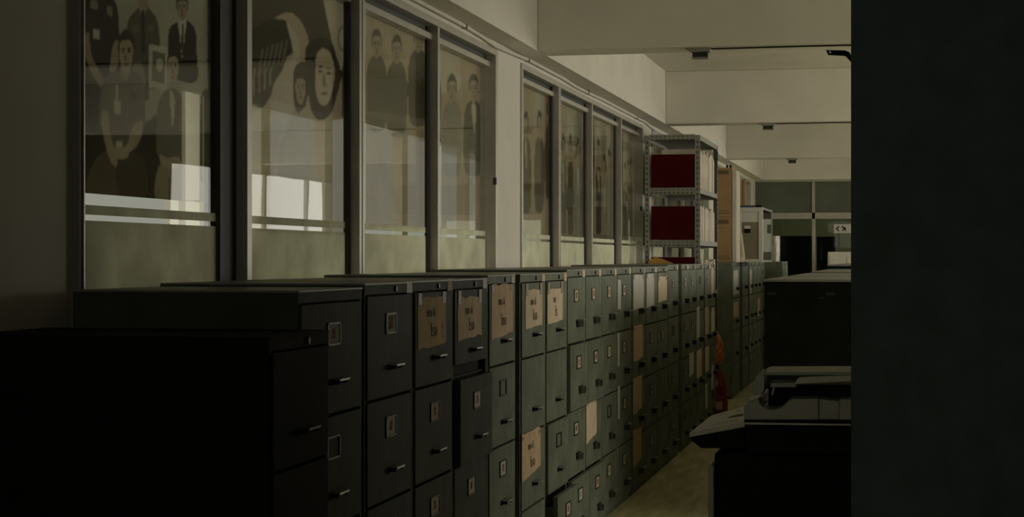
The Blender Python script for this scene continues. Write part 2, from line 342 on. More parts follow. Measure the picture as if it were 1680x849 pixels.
def cabinet(y0, y1, h, label, x=XF, steel=STEEL, depth=.635, open_={}, notes={}, strips={}, labels=None, hkind='cup', tape=(1, 1), lock=True, texts={}, seed=None, hole=(), group='filing cabinets in the long row under the display windows', topmat=None, skipcard=(), far=False, cut={}):
    CABN[0] += 1; r = random.Random(CABN[0]*17+3)
    W = y1-y0; e = thing('filing_cabinet', label, 'filing cabinet', (x, y0, 0), group)
    b = MB(); st = .016
    b.box(-depth, -.024, .001, W-.001, .025, h-.006, steel)
    b.box(-.024, .0, .001, .001+st, .0, h-.034, steel).box(-.024, .0, W-.001-st, W-.001, .0, h-.034, steel)
    b.box(-.026, .002, .0, W, h-.034, h-.0055, steel)
    b.box(-.024, -.004, .017, W-.017, .0, .03, steel)
    sc = (h-.034-.03)/(1.286-.03)
    rows = [((.03+(a-.03)*sc), (.03+(c-.03)*sc)) for a, c in DROWS]
    for a, c in rows[1:]: b.box(-.024, -.010, .017, W-.017, a+.0005, a+.006, steel)
    b.box(-.0245, -.0235, .017, W-.017, .03, h-.034, DARK)  # black sheet on the solid body, painting the shade behind the drawers
    bo = b.build('body', e, bevel=.002)
    MB().box(-depth, .004, -.0005, W+.0005, h-.006, h, topmat or STEELTOP).build('top_plate', e, bevel=.0015)
    if lock:
        m = MB(); yl = W*.62
        m.prism([(yl+.009*math.cos(a), h-.020+.009*math.sin(a)) for a in [k*math.pi/6 for k in range(12)]], .002, .008, 'x', IRON)
        m.build('lock', e)
    if tape[0]:
        m = MB(); m.box(.0015, .0035, W-.07, W-.003, h-.036-(.02 if r.random() < .5 else 0), h+.001, TAPE if r.random() < .5 else KRAFTP)
        m.box(-.05*r.random()-.01, .004, W-.065, W-.003, h, h+.0012, TAPE); m.build('tape', e)
    for i, (za, zb) in enumerate(rows):
        H = za-zb; p = open_.get(i, 0.0); d = MB(); cu = cut.get(i, 0)
        ya, yb = .018, W-.018
        if hkind == 'cup': ya, yb = .007, W-.007
        d.box(-.016, .006, ya, yb, cu, H-.004, steel)
        if p > 0:
            d.box(-.4, -.016, ya+.02, ya+.024, .01, H-.05, steel).box(-.4, -.016, yb-.024, yb-.02, .01, H-.05, steel).box(-.4, -.016, ya+.02, yb-.02, .01, .014, steel)
        do = d.build('drawer', e, bevel=.002); do.location = (p+r.uniform(-.001, .001), 0, zb)
        if p > 0:
            cav = MB().box(-.0235, -.0225, .02, W-.02, zb+H*.3, za+.05, DARK).build('drawer_gap_shade', e)  # black sheet painted as the shade above a pulled drawer
        c = W*.5
        nt = notes.get(i)
        if i in hole: continue
        if not (far and i > 2):
            hm = handle_mesh(hkind, r, steel is BLACKST).build('handle', do); hm.location = (.006, c+.02, H*.30)
        if not nt and i not in skipcard:
            m = MB(); lw, lh = .058, .032; lz = H*.71; cc = c-.02 if hkind == 'cup' else c
            m.box(.006, .010, cc-lw, cc+lw, lz-lh, lz-lh+.005, IRON).box(.006, .010, cc-lw, cc+lw, lz+lh-.005, lz+lh, IRON)
            m.box(.006, .010, cc-lw, cc-lw+.007, lz-lh, lz+lh, IRON).box(.006, .010, cc+lw-.007, cc+lw, lz-lh, lz+lh, IRON)
            if i in texts or r.random() < .9:
                m.box(.0062, .0075, cc-lw+.007, cc+lw-.007, lz-lh+.004, lz+lh-.004, CARD if r.random() < .5 else CARDW)
                if i in texts: m.text(texts[i], .058, MX(.0085, cc, lz, .8), INK)
                elif not far: m.text(r.choice(['ง/1', '12', '3/2', '07', '21']), .04, MX(.0082, cc, lz, .8), INK)
            m.build('label_holder', do)
        if nt:
            (py0, py1, pz0, pz1, mm, tx, sk) = nt; py0 = max(py0, y0+.012); py1 = min(py1, y1-.012)
            m = MB(); pts = torn(py0-y0, py1-y0, pz0-zb, pz1-zb, r, sk)
            m.prism(pts, .0065, .0085, 'x', mm)
            if tx:
                t = NOTE_TXT[tx-1]; cy = (py0+py1)/2-y0; m.text(t[0], .040, MX(.0095, cy-.02, pz1-zb-(pz1-pz0)*.32, 1.3), INK)
                m.text(t[1], .055, MX(.0095, cy+.02, pz1-zb-(pz1-pz0)*.68, 1.2), INK)
            m.build('paper_notice', do)
            for yy in (py0-y0+.012, py1-y0-.04): B(.0085, .0098, yy-.008, yy+.035, pz1-zb-.025, min(H-.006, pz1-zb+.028), TAPE).build('tape', do)
        if i in strips:
            (py0, py1, pz0, pz1) = strips[i]; py0 = max(py0, y0+.012)
            MB().prism(torn(py0-y0, py1-y0, pz0-zb, pz1-zb, r), .0064, .0078, 'x', WPAPER).build('paper_strip', do)
    return e
def rect(px0, px1, pyt, pyb, x=XF+.008):     # rectangle of a notice on the drawer plane
    xm = (px0+px1)/2; k = x/lat(xm)
    return onX(px0, 0, x)[0], onX(px1, 0, x)[0], EYE+(HY-pyb)*k, EYE+(HY-pyt)*k
def note(px0, px1, pyt, pyb, mm, tx=0, sk=.0): return (*rect(px0, px1, pyt, pyb), mm, tx, sk)
# the low black cabinet nearest the camera, then the row
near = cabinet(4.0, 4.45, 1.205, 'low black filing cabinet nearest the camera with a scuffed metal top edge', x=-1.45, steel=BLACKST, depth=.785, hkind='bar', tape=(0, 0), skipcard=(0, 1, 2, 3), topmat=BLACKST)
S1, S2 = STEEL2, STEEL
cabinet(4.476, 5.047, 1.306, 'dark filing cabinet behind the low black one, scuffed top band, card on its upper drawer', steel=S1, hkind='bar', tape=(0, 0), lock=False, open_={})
cabinet(5.071, 5.598, 1.316, 'shaded green filing cabinet with a 3/1 card on its top drawer', steel=S1, hkind='bar', texts={0: '3/1'}, depth=.64)
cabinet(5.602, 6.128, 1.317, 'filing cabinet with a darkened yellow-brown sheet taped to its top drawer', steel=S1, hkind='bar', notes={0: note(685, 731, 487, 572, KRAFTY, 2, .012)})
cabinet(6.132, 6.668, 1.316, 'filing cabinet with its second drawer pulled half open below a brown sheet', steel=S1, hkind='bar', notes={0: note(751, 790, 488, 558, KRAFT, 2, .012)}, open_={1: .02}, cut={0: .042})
cabinet(6.677, 7.177, 1.326, 'filing cabinet with a tall brown sheet reaching its top band, beside the black gap', steel=S2, hkind='bar', notes={0: note(806, 841, 468, 556, KRAFT, 1, .02)}, depth=.65)
cabinet(7.279, 7.808, 1.325, 'filing cabinet just past the black gap, torn orange-brown sheet on its third drawer', steel=S2, hkind='bar', notes={0: note(862, 889, 476, 540, KRAFTP, 3, .012), 2: note(855, 887, 708, 786, KRAFT, 3, .03)}, skipcard=(1,), open_={})
cabinet(7.813, 8.338, 1.325, 'filing cabinet with a pale brown sheet on top drawer and its bottom drawer ajar', steel=S2, hkind='bar', notes={0: note(898, 923, 474, 532, KRAFTP, 4, .01)}, open_={2: .008, 3: .05}, skipcard=(1,))
cabinet(8.345, 8.838, 1.337, 'grey-green filing cabinet with small pink cards and the second drawer slightly out', steel=S2, open_={1: .012, 3: .02}, depth=.66)
cabinet(8.842, 9.335, 1.337, 'grey-green filing cabinet with a bright torn brown sheet on its third drawer', steel=S2, notes={2: note(957, 979, 655, 727, KRAFTP, 0, .03)}, open_={1: .012, 3: .02}, depth=.66)
cabinet(9.34, 9.858, 1.337, 'grey-green filing cabinet with a frayed dark paper scrap along its top drawer edge', steel=S2, depth=.66)
cabinet(9.863, 10.405, 1.337, 'grey-green filing cabinet with a narrow white strip hanging on every drawer', steel=S2, depth=.66,
        strips={0: rect(1012, 1019, 460, 508), 1: rect(1009, 1017, 548, 603), 2: rect(1009, 1017, 636, 690), 3: rect(1007, 1014, 730, 776)})
G1, G2 = (1038, 1055), (1060, 1073)
cabinet(10.44, 11.0, 1.337, 'filing cabinet with a white sheet on top and brown sheets on the drawers below', steel=S2, notes={0: note(1039, 1056, 452, 509, WPAPER, 0, .01), 1: note(1040, 1055, 535, 593, KRAFT, 0, .015), 2: note(1036, 1053, 620, 680, KRAFT, 0, .02), 3: note(1037, 1052, 706, 766, KRAFTY, 0, .03)}, depth=.66)
cabinet(11.005, 11.53, 1.337, 'filing cabinet with a single bluish-white sheet covering its top drawer', steel=S2, notes={0: note(1060, 1073, 450, 505, WPAPER, 0, .008)}, depth=.66)
cabinet(11.54, 12.078, 1.337, 'filing cabinet with one tan sheet on the top drawer and bare wide drawers below', steel=S2, notes={0: note(1080, 1094, 455, 496, KRAFTP, 0, .01)}, skipcard=(2, 3))
cabinet(12.083, 12.672, 1.346, 'filing cabinet with no sheets, last before the second narrow gap', steel=S2, depth=.66)
cabinet(12.86, 13.308, 1.346, 'narrow filing cabinet just past the second gap, below the red rack', steel=S2)
cabinet(13.313, 13.785, 1.346, 'narrow filing cabinet one past the second gap, white sheet on its third drawer', steel=S2, notes={2: note(1131, 1138, 580, 618, WPAPER, 0, .01)})
cabinet(13.8, 14.35, 1.346, 'filing cabinet with white sheets on its second and third drawers', steel=S2, notes={1: note(1142, 1148, 505, 555, WPAPER), 2: note(1142, 1151, 575, 620, KRAFTP)})
cabinet(14.41, 14.875, 1.346, 'filing cabinet with pinkish papers on its drawers, last but one before the rack', steel=S2, notes={1: note(1155, 1163, 505, 550, CARD), 2: note(1155, 1163, 570, 612, KRAFTP), 3: note(1154, 1161, 632, 672, WPAPER)})
cabinet(14.88, 15.275, 1.346, 'last filing cabinet of the near row, beside the orange and red bags', steel=S2, notes={0: note(1166, 1171, 440, 482, CARD), 1: note(1166, 1172, 506, 545, WPAPER), 2: note(1166, 1171, 600, 640, WPAPER)})
# second row beyond the rack
y = 17.77; ords = ['first', 'second', 'third', 'fourth', 'fifth', 'sixth', 'seventh']
pxs = [(1201, 1213), (1217, 1226.5), (1228, 1234.5), (1234.8, 1240.5), (1240.8, 1247), (1247.2, 1253.5)]
X2 = -1.63
for i, (a, b) in enumerate(pxs):
    ya, yb = onX(a, 0, X2)[0], onX(b, 0, X2)[0]
    nt = {}
    if i == 0: nt = {0: (ya+.06, yb-.2, 1.03, 1.27, WPAPER, 0, 0), 1: (ya+.06, yb-.2, .80, 1.0-.05, KRAFT, 0, 0)}
    if i == 2: nt = {0: (ya+.08, yb-.2, 1.0, 1.27, WPAPER, 0, 0)}
    if i == 4: nt = {1: (ya+.08, yb-.15, .72, .93, KRAFTP, 0, 0)}
    cabinet(ya, yb, 1.352, '%s filing cabinet of the second row, counting from the cardboard boxes' % ords[i], x=X2, steel=STEEL, notes=nt, group='filing cabinets in the second row beyond the metal rack', far=True, tape=(i % 2, 0), depth=.605)

# the row of black cabinets on the right of the aisle (backs and ends to the camera)
def dark_cab(x0, x1, y0, y1, h, label, slots):
    e = thing('steel_cabinet', label, 'cabinet', (x0, y0, 0), 'black steel cabinets on the right of the aisle')
    m = MB(); w_, d = x1-x0, y1-y0
    m.box(0, w_, 0, d, .04, h-.012, BLACKST).box(.02, w_-.02, .02, d-.02, 0, .04, BLK); m.build('body', e, bevel=.003)
    B(-.004, w_+.004, -.004, d+.004, h-.012, h, STEELTOP).build('top_plate', e, bevel=.002)
    for sx_ in slots:
        B(sx_, sx_+.05, -.003, .002, h-.082, h-.066, IRON).build('card_slot', e)
    if slots:
        B(w_*.5, w_*.5+.03, -.010, .0, h-.10, h-.09, IRON).build('latch', e)
XC = onY(1254.5, 0, 9.5)[0]
dark_cab(XC, XC+.56, 9.5, 11.3, 1.28, 'black steel cabinet behind the photocopier showing its plain end', (.012, .315))
dark_cab(XC+.02, XC+.56, 11.32, 13.5, 1.282, 'second black cabinet top behind the one facing the photocopier', ())
dark_cab(XC+.05, XC+.60, 13.52, 17.0, 1.292, 'third cabinet top in the right-hand run, slightly taller', ())
dark_cab(XC+.03, XC+.60, 17.05, 23.0, 1.33, 'farthest and tallest cabinet top of the right-hand run', ())

# ------------------------------------------------------------------ slotted metal rack with files
RY0, RY1 = 15.42, 16.98
RX0 = onY(1057.5, 0, RY0)[0]; RX1 = onY(1148, 0, RY0)[0]
ZT = onY(1148, 222, RY0)[1]
rack = thing('slotted_rack', 'grey slotted-steel rack standing behind the cabinet row, stacked with red files', 'rack', (0, 0, 0))
def angle_post(x, y, sx_, sy_):
    m = MB(); wv = .042
    m.box(min(x, x+sx_*wv), max(x, x+sx_*wv), y, y+sy_*.003 if sy_ > 0 else y-.003, 0, ZT, SHELFM)
    m.box(x, x+sx_*.003, min(y, y+sy_*wv), max(y, y+sy_*wv), 0, ZT, SHELFM)
    yf = y-.001 if sy_ > 0 else y+.001
    z = .04
    while z < ZT-.05:
        m.box(x+sx_*.018, x+sx_*.026, yf-.0005, yf+.0005, z, z+.022, DARK)
        m.box(x-sx_*.0015, x-sx_*.0005, y+sy_*.018, y+sy_*.026, z, z+.022, DARK); z += .045
    m.build('post', rack)
angle_post(RX0, RY0, 1, 1); angle_post(RX1, RY0, -1, 1); angle_post(RX0, RY1, 1, -1); angle_post(RX1, RY1, -1, -1)
levels = [onY(1100, 397, RY0)[1], onY(1100, 311, RY0)[1], ZT-.005]
levels = [levels[0]-.90, levels[0]-.45]+levels
for i, z in enumerate(levels):
    m = MB(); m.box(RX0+.004, RX1-.004, RY0+.004, RY1-.004, z-.006, z, SHELFM)
    top = z; hgt = .06
    if i == 4: hgt = .045
    for yf in (RY0+.003, RY1-.005): m.box(RX0+.04, RX1-.04, yf, yf+.002, top-hgt+.012, top+.012, SHELFM)
    for xf in (RX0+.003, RX1-.005): m.box(xf, xf+.002, RY0+.04, RY1-.04, top-.035, top+.008, SHELFM)
    x = RX0+.055
    while x < RX1-.07:
        m.box(x, x+.018, RY0+.0015, RY0+.003, top-.038, top-.030, DARK); m.box(x+.005, x+.013, RY0+.0015, RY0+.003, top-.010, top-.002, DARK); x += .038
    m.build('shelf', rack)
B(RX1+.001, RX1+.004, RY1-.045, RY1-.012, ZT-.14, ZT-.06, BLK).build('joint_plate', rack)
B(RX1+.0045, RX1+.005, RY1-.036, RY1-.022, ZT-.125, ZT-.075, WPAPER).build('label_sticker', rack)
def binder_mesh(hh, d, t, mcover, mspine, r):
    m = MB()
    m.box(-d, 0, 0, .004, 0, hh, mcover).box(-d, 0, t-.004, t, 0, hh, mcover).box(-.004, 0, .004, t-.004, 0, hh, mspine)
    m.box(-d+.01, -.006, .006, t-.006, .006, hh-.012-r.uniform(0, .012), PAPERS[r.randrange(4)])
    m.box(0, .0012, t*.25, t*.75, hh*.35, hh*.75, PAPERS[2])
    return m
def files(zlev, hh, cover_px, lab, n=13, first_h=None):
    r = random.Random(int(zlev*100)); y = RY0+.01
    # large maroon cover box at the front end of the level
    xa = RX0+.055
    cb = MB(); H1 = first_h
    cb.box(xa, RX1-.02, y, y+.075, zlev+.0145, zlev+.0145+H1, MAROON).box(RX1-.02, RX1-.016, y+.008, y+.067, zlev+.03, zlev+H1, PAPERS[0])
    cb.box(xa+.002, RX1-.022, y+.004, y+.071, zlev+.0145+H1-.001, zlev+.0145+H1+.002, PAPERS[1])
    tag(cb.build('file_box', bevel=.003), 'large maroon file box at the front end of the rack\'s %s' % lab, 'file box', 'maroon file boxes on the metal rack')
    y += .085; k = 0
    while y < RY1-.16:
        t = r.uniform(.075, .12); h2 = hh+r.uniform(-.03, .02)
        mm = binder_mesh(h2, .33, t, PAPERS[r.randrange(4)], PAPERS[r.randrange(4)], r)
        o = mm.build('document_file', loc=(RX1-.012-r.uniform(0, .012), y, zlev+.0005)); y += t+.004
        tag(o, 'cream document file standing in the row on the rack\'s %s' % lab, 'file', 'cream document files on the %s' % lab)
files(levels[3], .34, None, 'upper shelf', first_h=.285)
files(levels[2], .30, None, 'middle shelf', first_h=.29)
files(levels[1], .28, None, 'lower shelf', first_h=.30)
# curled ochre envelope lying on the lower shelf in front of the box
yE = RY0-.035
env = MB(); pts = [onY(px, py, yE) for px, py in ((1062, 437), (1064, 430), (1069, 425), (1076, 423.5), (1084, 425), (1096, 430), (1109, 435), (1112, 438))]
zmin = min(p[1] for p in pts)
env.prism(pts, yE, yE+.03, 'y', YELLOW)
tag(env.build('envelope', bevel=.004), 'curled ochre envelope lying below the rack\'s middle shelf, before the red box', 'envelope')

# bags standing at the end of the row
def bag(name, cx_, cy_, z0, rx, ry, h, m1, seed, label, cat):
    r = random.Random(seed); n, k = 22, 12; vs = []; fs = []
    for j in range(k):
        t = j/(k-1); rr = (math.sin(math.pi*min(1, t*.82+.18))**.5 if t < 1 else 0)
        rr = [.80, .95, 1, 1, .98, .95, .9, .86, .78, .62, .40, .15][j]
        for i in range(n):
            a = 2*math.pi*i/n; q = rr*(1+r.uniform(-.09, .09))
            vs.append((cx_+rx*q*math.cos(a), cy_+ry*q*math.sin(a), z0+h*t+(r.uniform(-.01, .01) if j else 0)))
    for j in range(k-1):
        for i in range(n): fs.append((j*n+i, j*n+(i+1) % n, (j+1)*n+(i+1) % n, (j+1)*n+i))
    fs.append(tuple(range(n))); fs.append(tuple((k-1)*n+i for i in range(n)))
    m = MB().add(vs, fs, m1)
    return m
xb = onX(1, 1, 1)
cxb = onY(1176, 0, 15.45)[0]
o = bag('plastic_bag', cxb, 15.48, 0, .085, .15, .47, RED, 3, '', '')
o.box(cxb-.03, cxb+.02, 15.318, 15.33, .30, .36, CARD).box(cxb-.005, cxb+.06, 15.318, 15.33, .10, .17, CARD)
tag(o.build('plastic_bag', smooth=False), 'crumpled red plastic bag on the floor at the end of the cabinet row', 'bag')
o = bag('plastic_bag', cxb-.01, 15.46, .492, .07, .12, .27, ORANGE, 5, '', '')
tag(o.build('plastic_bag'), 'crumpled orange plastic bag on top of the red one', 'bag')

# thin white board stored in the second gap of the row
gy = onX(1114.5, 0, XF)[0]
tag(B(XF-.55, XF-.03, gy+.02, gy+.03, 0, .34, WPAPER).build('white_board'), 'thin white board tucked upright in the gap between two filing cabinets', 'board')

# ------------------------------------------------------------------ things on and beyond the second row
YB = 17.85; zt = 1.3525
def carton(pxa, pxb, ztop, zbot, label, d=.42):
    xa, xb_ = onY(pxa, 0, YB)[0], onY(pxb, 0, YB)[0]
    e = thing('cardboard_box', label, 'box', (xa, YB, zbot), 'cardboard boxes stacked on the second row')
    w_ = xb_-xa; h = ztop-zbot
    B(0, w_, 0, d, 0, h-.002, BOXM).build('carton', e, bevel=.004)
    m = MB(); m.box(-.004, w_+.004, -.004, d+.004, h-.10, h, BOXM); m.box(.03, w_-.03, -.0055, -.004, h-.065, h-.025, BOXL)
    m.build('lid', e, bevel=.003)
    m = MB()
    for k in range(6): m.box(.04+k*.02, .052+k*.02, -.001, .0, .03, .045, BOXL)
    m.box(.03, w_-.03, -.001, 0, .06, .066, BOXL); m.build('printed_mark', e)
zA = onY(1190, 357, YB)[1]; zBt = onY(1190, 276, YB)[1]
carton(1172, 1200.4, zA-.001, zt, 'tan cardboard box resting on the second cabinet row, lower of two')
carton(1172, 1200.4, zBt, zA, 'tan cardboard box on top of the other carton, near the ceiling beam')
# two little cups on top of the upper box
for i, px in enumerate((1193, 1198.5)):
    x_, z_ = onY(px, 0, YB+.05)[0], zBt+.0005
    m = MB(); n = 12
    m.prism([(x_+.011*math.cos(a), YB+.05+.011*math.sin(a)) for a in [2*math.pi*k/n for k in range(n)]], z_, z_+.025, 'z', BLK)
    m.prism([(x_+.006*math.cos(a), YB+.05+.006*math.sin(a)) for a in [2*math.pi*k/n for k in range(n)]], z_+.025, z_+.033, 'z', BLK)
    tag(m.build('tape_roll'), 'tiny dark bottle on the upper carton, %s one' % ('left' if i == 0 else 'right'), 'bottle', 'tiny bottles on the upper carton')
# pale tall panel edge beside the cartons
xa, xb_ = onY(1201.3, 0, YB)[0], onY(1208.3, 0, YB)[0]
pn = thing('display_board', 'pale upright board standing beside the cardboard boxes', 'board', (xa, YB, zt))
hh = onY(1204, 280, YB)[1]-zt
B(0, xb_-xa, 0, .40, 0, hh, PAPERS[0]).build('panel', pn, bevel=.003)
B(.004, xb_-xa-.004, -.003, 0, hh-.06, hh-.02, PAPERS[1]).build('edge_tape', pn)
# brown blanket-wrapped rolls behind, against the window wall
YR = 19.9
for k, (pa, pb, mm, lb) in enumerate(((1209, 1217, PAPERS[3], 'pale pink rolled chart standing behind the pale board'), (1217.3, 1224.5, BOXM, 'brown rolled chart standing next to the pale pink one'))):
    xa, xb_ = onY(pa, 0, YR)[0], onY(pb, 0, YR)[0]; r_ = (xb_-xa)/2; n = 20
    zt2 = onY(1215, 293+k*3, YR)[1]
    m = MB(); m.prism([((xa+xb_)/2+r_*math.cos(2*math.pi*i/n), YR+r_*math.sin(2*math.pi*i/n)) for i in range(n)], zt+.0005, zt2, 'z', mm)
    m.prism([((xa+xb_)/2+r_*.6*math.cos(2*math.pi*i/n), YR+r_*.6*math.sin(2*math.pi*i/n)) for i in range(n)], zt2-.0, zt2+.004, 'z', BOXL)
    tag(m.build('rolled_chart'), lb, 'chart', 'rolled charts on the second row')
# white framed cupboard
YW = 18.5
P = lambda px, py: onY(px, py, YW)
xw0, xw1 = P(1209.5, 0)[0], P(1251.5, 0)[0]; zw1 = P(1230, 341)[1]
cb = thing('glass_cupboard', 'white-framed cupboard with glass side standing on the second cabinet row', 'cupboard', (0, 0, 0))
fw = P(1251.5, 0)[0]-P(1244.5, 0)[0]
m = MB(); D = 1.3
m.box(xw0, xw0+fw, YW, YW+.03, zt, zw1, WHITE).box(xw1-fw, xw1, YW, YW+.03, zt, zw1, WHITE).box(xw0+fw, xw1-fw, YW, YW+.03, zw1-.045, zw1, WHITE).box(xw0+fw, xw1-fw, YW, YW+.03, zt, zt+.03, WHITE)
m.build('face_frame', cb, bevel=.003)
xi0, xi1 = xw0+fw, xw1-fw
zp = P(1230, 365)[1]
B(xi0, xi1, YW+.012, YW+.02, zp, zw1-.045, WHITE).build('upper_panel', cb)
B(xi0, xi1, YW+.012, YW+.02, zt+.03, zp, OLIVEP).build('door_panel', cb)
zh = P(1217, 376)[1]
B(xi0+.03, xi0+.09, YW+.002, YW+.012, zh-.045, zh, BLK).box(xi0+.03, xi0+.09, YW, YW+.011, zh, zh+.03, WHITE).build('door_sign', cb)
m = MB(); m.box(xw0, xw1, YW+.03, YW+D, zt, zt+.02, SHELFM).box(xw0, xw1, YW+.03, YW+D, zw1-.02, zw1, SHELFM).box(xw0, xw0+.01, YW+.03, YW+D, zt+.02, zw1-.02, SHELFM).box(xw0+.01, xw1, YW+D-.01, YW+D, zt+.02, zw1-.02, SHELFM)
m.build('carcass', cb)
B(xw1-.006, xw1-.001, YW+.03, YW+D-.03, zt+.02, zw1-.02, GLASSD).build('glass_side', cb)
B(xw1-.012, xw1+.003, YW+D-.03, YW+D, zt, zw1+.01, WHITE).build('corner_post', cb)
m = B(xw0+.02, xw0+.18, YW+.05, YW+.5, zw1+.0005, zw1+.022, BLUE)
tag(m.build('folder', bevel=.002), 'dark blue folder lying on the white-framed cupboard', 'folder')
tag(MB().box(xw1-.09, xw1-.02, YW+.1, YW+.2, zw1+.0005, zw1+.026, BLK).build('stapler', bevel=.006), 'small black lump beside the blue folder on the cupboard', 'stapler')
# cream cloth bag hanging at the cupboard's left front
m = MB(); Yc = 18.40; Q = lambda px, py: onY(px, py, Yc)
pr = [(1208.5, 377, 1), (1212, 376, 3), (1213, 385, 5), (1213.5, 397, 5.5), (1214, 405, 6.5), (1215, 415, 7), (1215.5, 425, 6.5), (1215, 431.5, 5)]
n = 14; vs = []; fs = []
rr = random.Random(4)
for (px, py, rw) in pr:
    x_, z_ = Q(px, py); r_ = rw*Yc/F
    for i in range(n):
        a = 2*math.pi*i/n; q = 1+rr.uniform(-.14, .14); vs.append((x_+r_*q*math.cos(a), Yc+.06*q*math.sin(a), max(z_, zt+.001)))
for j in range(len(pr)-1):
    for i in range(n): fs.append((j*n+i, j*n+(i+1) % n, (j+1)*n+(i+1) % n, (j+1)*n+i))
fs += [tuple(range(n)), tuple((len(pr)-1)*n+i for i in range(n))]
tag(MB().add(vs, fs, BAGM).build('cloth_bag'), 'creased cream cloth bag slumped before the white-framed cupboard', 'bag')
# wrapped white roll and grey crate farther along the aisle
def blob_roll(px0, px1, py0, py1, Y, mm, name, label, cat, z0=None):
    xa, zA_ = onY(px0, py1, Y); xb2, zB_ = onY(px1, py0, Y); r_ = (xb2-xa)/2; n = 18; k = 8; vs = []; fs = []; q = random.Random(px0)
    zA_ = z0 if z0 is not None else zA_
    for j in range(k):
        for i in range(n):
            s_ = 1+q.uniform(-.07, .07); a = 2*math.pi*i/n
            vs.append(((xa+xb2)/2+r_*s_*math.cos(a), Y+.12*s_*math.sin(a), zA_+(zB_-zA_)*j/(k-1)))
    for j in range(k-1):
        for i in range(n): fs.append((j*n+i, j*n+(i+1) % n, (j+1)*n+(i+1) % n, (j+1)*n+i))
    fs += [tuple(range(n)), tuple((k-1)*n+i for i in range(n))]
    tag(MB().add(vs, fs, mm).build(name), label, cat)
blob_roll(1268, 1279, 388, 430, 22.4, WHITE, 'wrapped_roll', 'white plastic-wrapped roll at the far end of the cupboard', 'roll', z0=1.353)
yc_, yd_ = onX(1256, 0, -1.6)[0], 25.2
cabinet(22.15, 22.65, 1.352, 'far filing cabinet under the white wrapped roll', x=-1.42, steel=STEEL, group='filing cabinets by the end partition', far=True, tape=(0, 0))
cabinet(22.7, 23.2, 1.352, 'farthest filing cabinet, beside the glazed end partition', x=-1.42, steel=STEEL, group='filing cabinets by the end partition', far=True, tape=(1, 0))

# ------------------------------------------------------------------ end partition and the room beyond
wz = lambda px, py: onY(px, py, YE)
xE0 = wz(1225, 0)[0]
struct(MB().box(WX, xE0, YE, YE+.1, 0, ZB, PLASTER).box(WX, XR, YE, YE+.1, ZB, ZC, PLASTER).box(xE0, XR, YE, YE+.1, 0, .9, PLASTER).build('wall_end'))
e = bpy.data.objects.new('window_8', None); COL.objects.link(e); e['kind'] = 'structure'
zt0, zt1 = wz(1300, 360)[1], wz(1300, 350)[1]; zh0 = wz(1300, 299)[1]
m = MB()
m.box(xE0, xE0+.07, YE-.03, YE+.05, .9, ZB, ALU).box(xE0+.07, XR, YE-.03, YE+.05, zt0, zt1, ALU).box(xE0+.07, XR, YE-.03, YE+.05, zh0, ZB, ALU)
xs = [wz(1335, 0)[0]]
while xs[-1]+1.05 < XR: xs.append(xs[-1]+1.05)
xs2 = [wz(1283, 0)[0]]
for x_ in xs: m.box(x_-.025, x_+.02, YE-.03, YE+.05, .9, zh0, ALU)
m.build('window_frame', e)
B(xE0+.07, XR, YE+.0, YE+.02, zt1, zh0, GREENGL).build('upper_panel', e)
B(xE0+.07, XR, YE+.0, YE+.006, .9, zt0, GLASSD).build('glass_pane', e)
struct(B(WX, XR, 32.6, 32.7, 0, ZC, SEAG).build('wall_far_end'))
struct(B(WX-.1, WX, 28.7, 32.6, 0, ZC, PLASTER).build('wall_far_left'))
# things seen through the end glass
YG = 30.6; G = lambda px, py: onY(px, py, YG)
def gbox(px0, px1, py0, zb_, d, m1, name, label, cat, Y=YG):
    xa, z1 = onY(px0, py0, Y); xb2 = onY(px1, 0, Y)[0]
    t_ = thing(name, label, cat, (xa, Y, 0))
    B(0, xb2-xa, 0, d, zb_, z1, m1).build('body', t_, bevel=.01)
    B(.03, (xb2-xa)/2-.01, -.012, 0, max(zb_, .2), z1-.06, m1).build('door', t_); B((xb2-xa)/2+.01, xb2-xa-.03, -.012, 0, max(zb_, .2), z1-.06, m1).build('door', t_)
gbox(1281, 1332, 388, 0, .5, BLACKST, 'storage_cupboard', 'dark cupboard behind the glass partition, left of its centre post', 'cupboard')
gbox(1340, 1371, 389, 0, .5, BLACKST, 'storage_cupboard', 'dark cupboard behind the glass partition, right of its centre post', 'cupboard')
gbox(1358, 1420, 414, 0, .4, WHITE, 'white_cabinet', 'pale cabinet standing before the end partition, just under the arrow sign', 'cabinet', Y=27.6)
x0_, z0_ = onY(1358, 414, 29.4)
# sign
YS = YE-.06; s0 = onY(1368, 383.5, YS); s1 = onY(1402, 368.5, YS)
sg = thing('exit_sign', 'white sign with a left arrow and running figure on the end partition', 'sign', (0, 0, 0))
B(s0[0], s1[0], YS, YS+.02, s0[1], s1[1], WHITE).build('panel', sg, bevel=.002)
zc = (s0[1]+s1[1])/2
T = lambda px, py: onY(px, py, YS-.001)
def sil(pts, name):
    mm = MB(); mm.prism([T(*p) for p in pts], YS-.003, YS+.0, 'y', BLK); mm.build(name, sg)
sil([(1376, 371.5), (1377.2, 372.8), (1373.8, 376), (1377.2, 379.2), (1376, 380.5), (1371, 376)], 'arrow')
mm = MB()
for pts in ([(1381, 371.5), (1383, 371), (1383.4, 373), (1381.8, 373.6)], [(1383, 373), (1386.5, 373.6), (1387.5, 377), (1385, 377.8), (1383.2, 375)], [(1386.3, 376.5), (1388.6, 379.5), (1387.6, 380.6), (1384.6, 377.6)], [(1384.8, 377), (1383, 379.8), (1381, 379.6), (1383.2, 376.6)], [(1386, 373.6), (1388.4, 376), (1387.7, 376.7), (1385.6, 375)], [(1383.4, 373.2), (1380.6, 375.6), (1380, 374.8), (1382.6, 372.8)]):
    mm.prism([T(*p) for p in pts], YS-.003, YS, 'y', BLK)
mm.build('running_figure', sg)

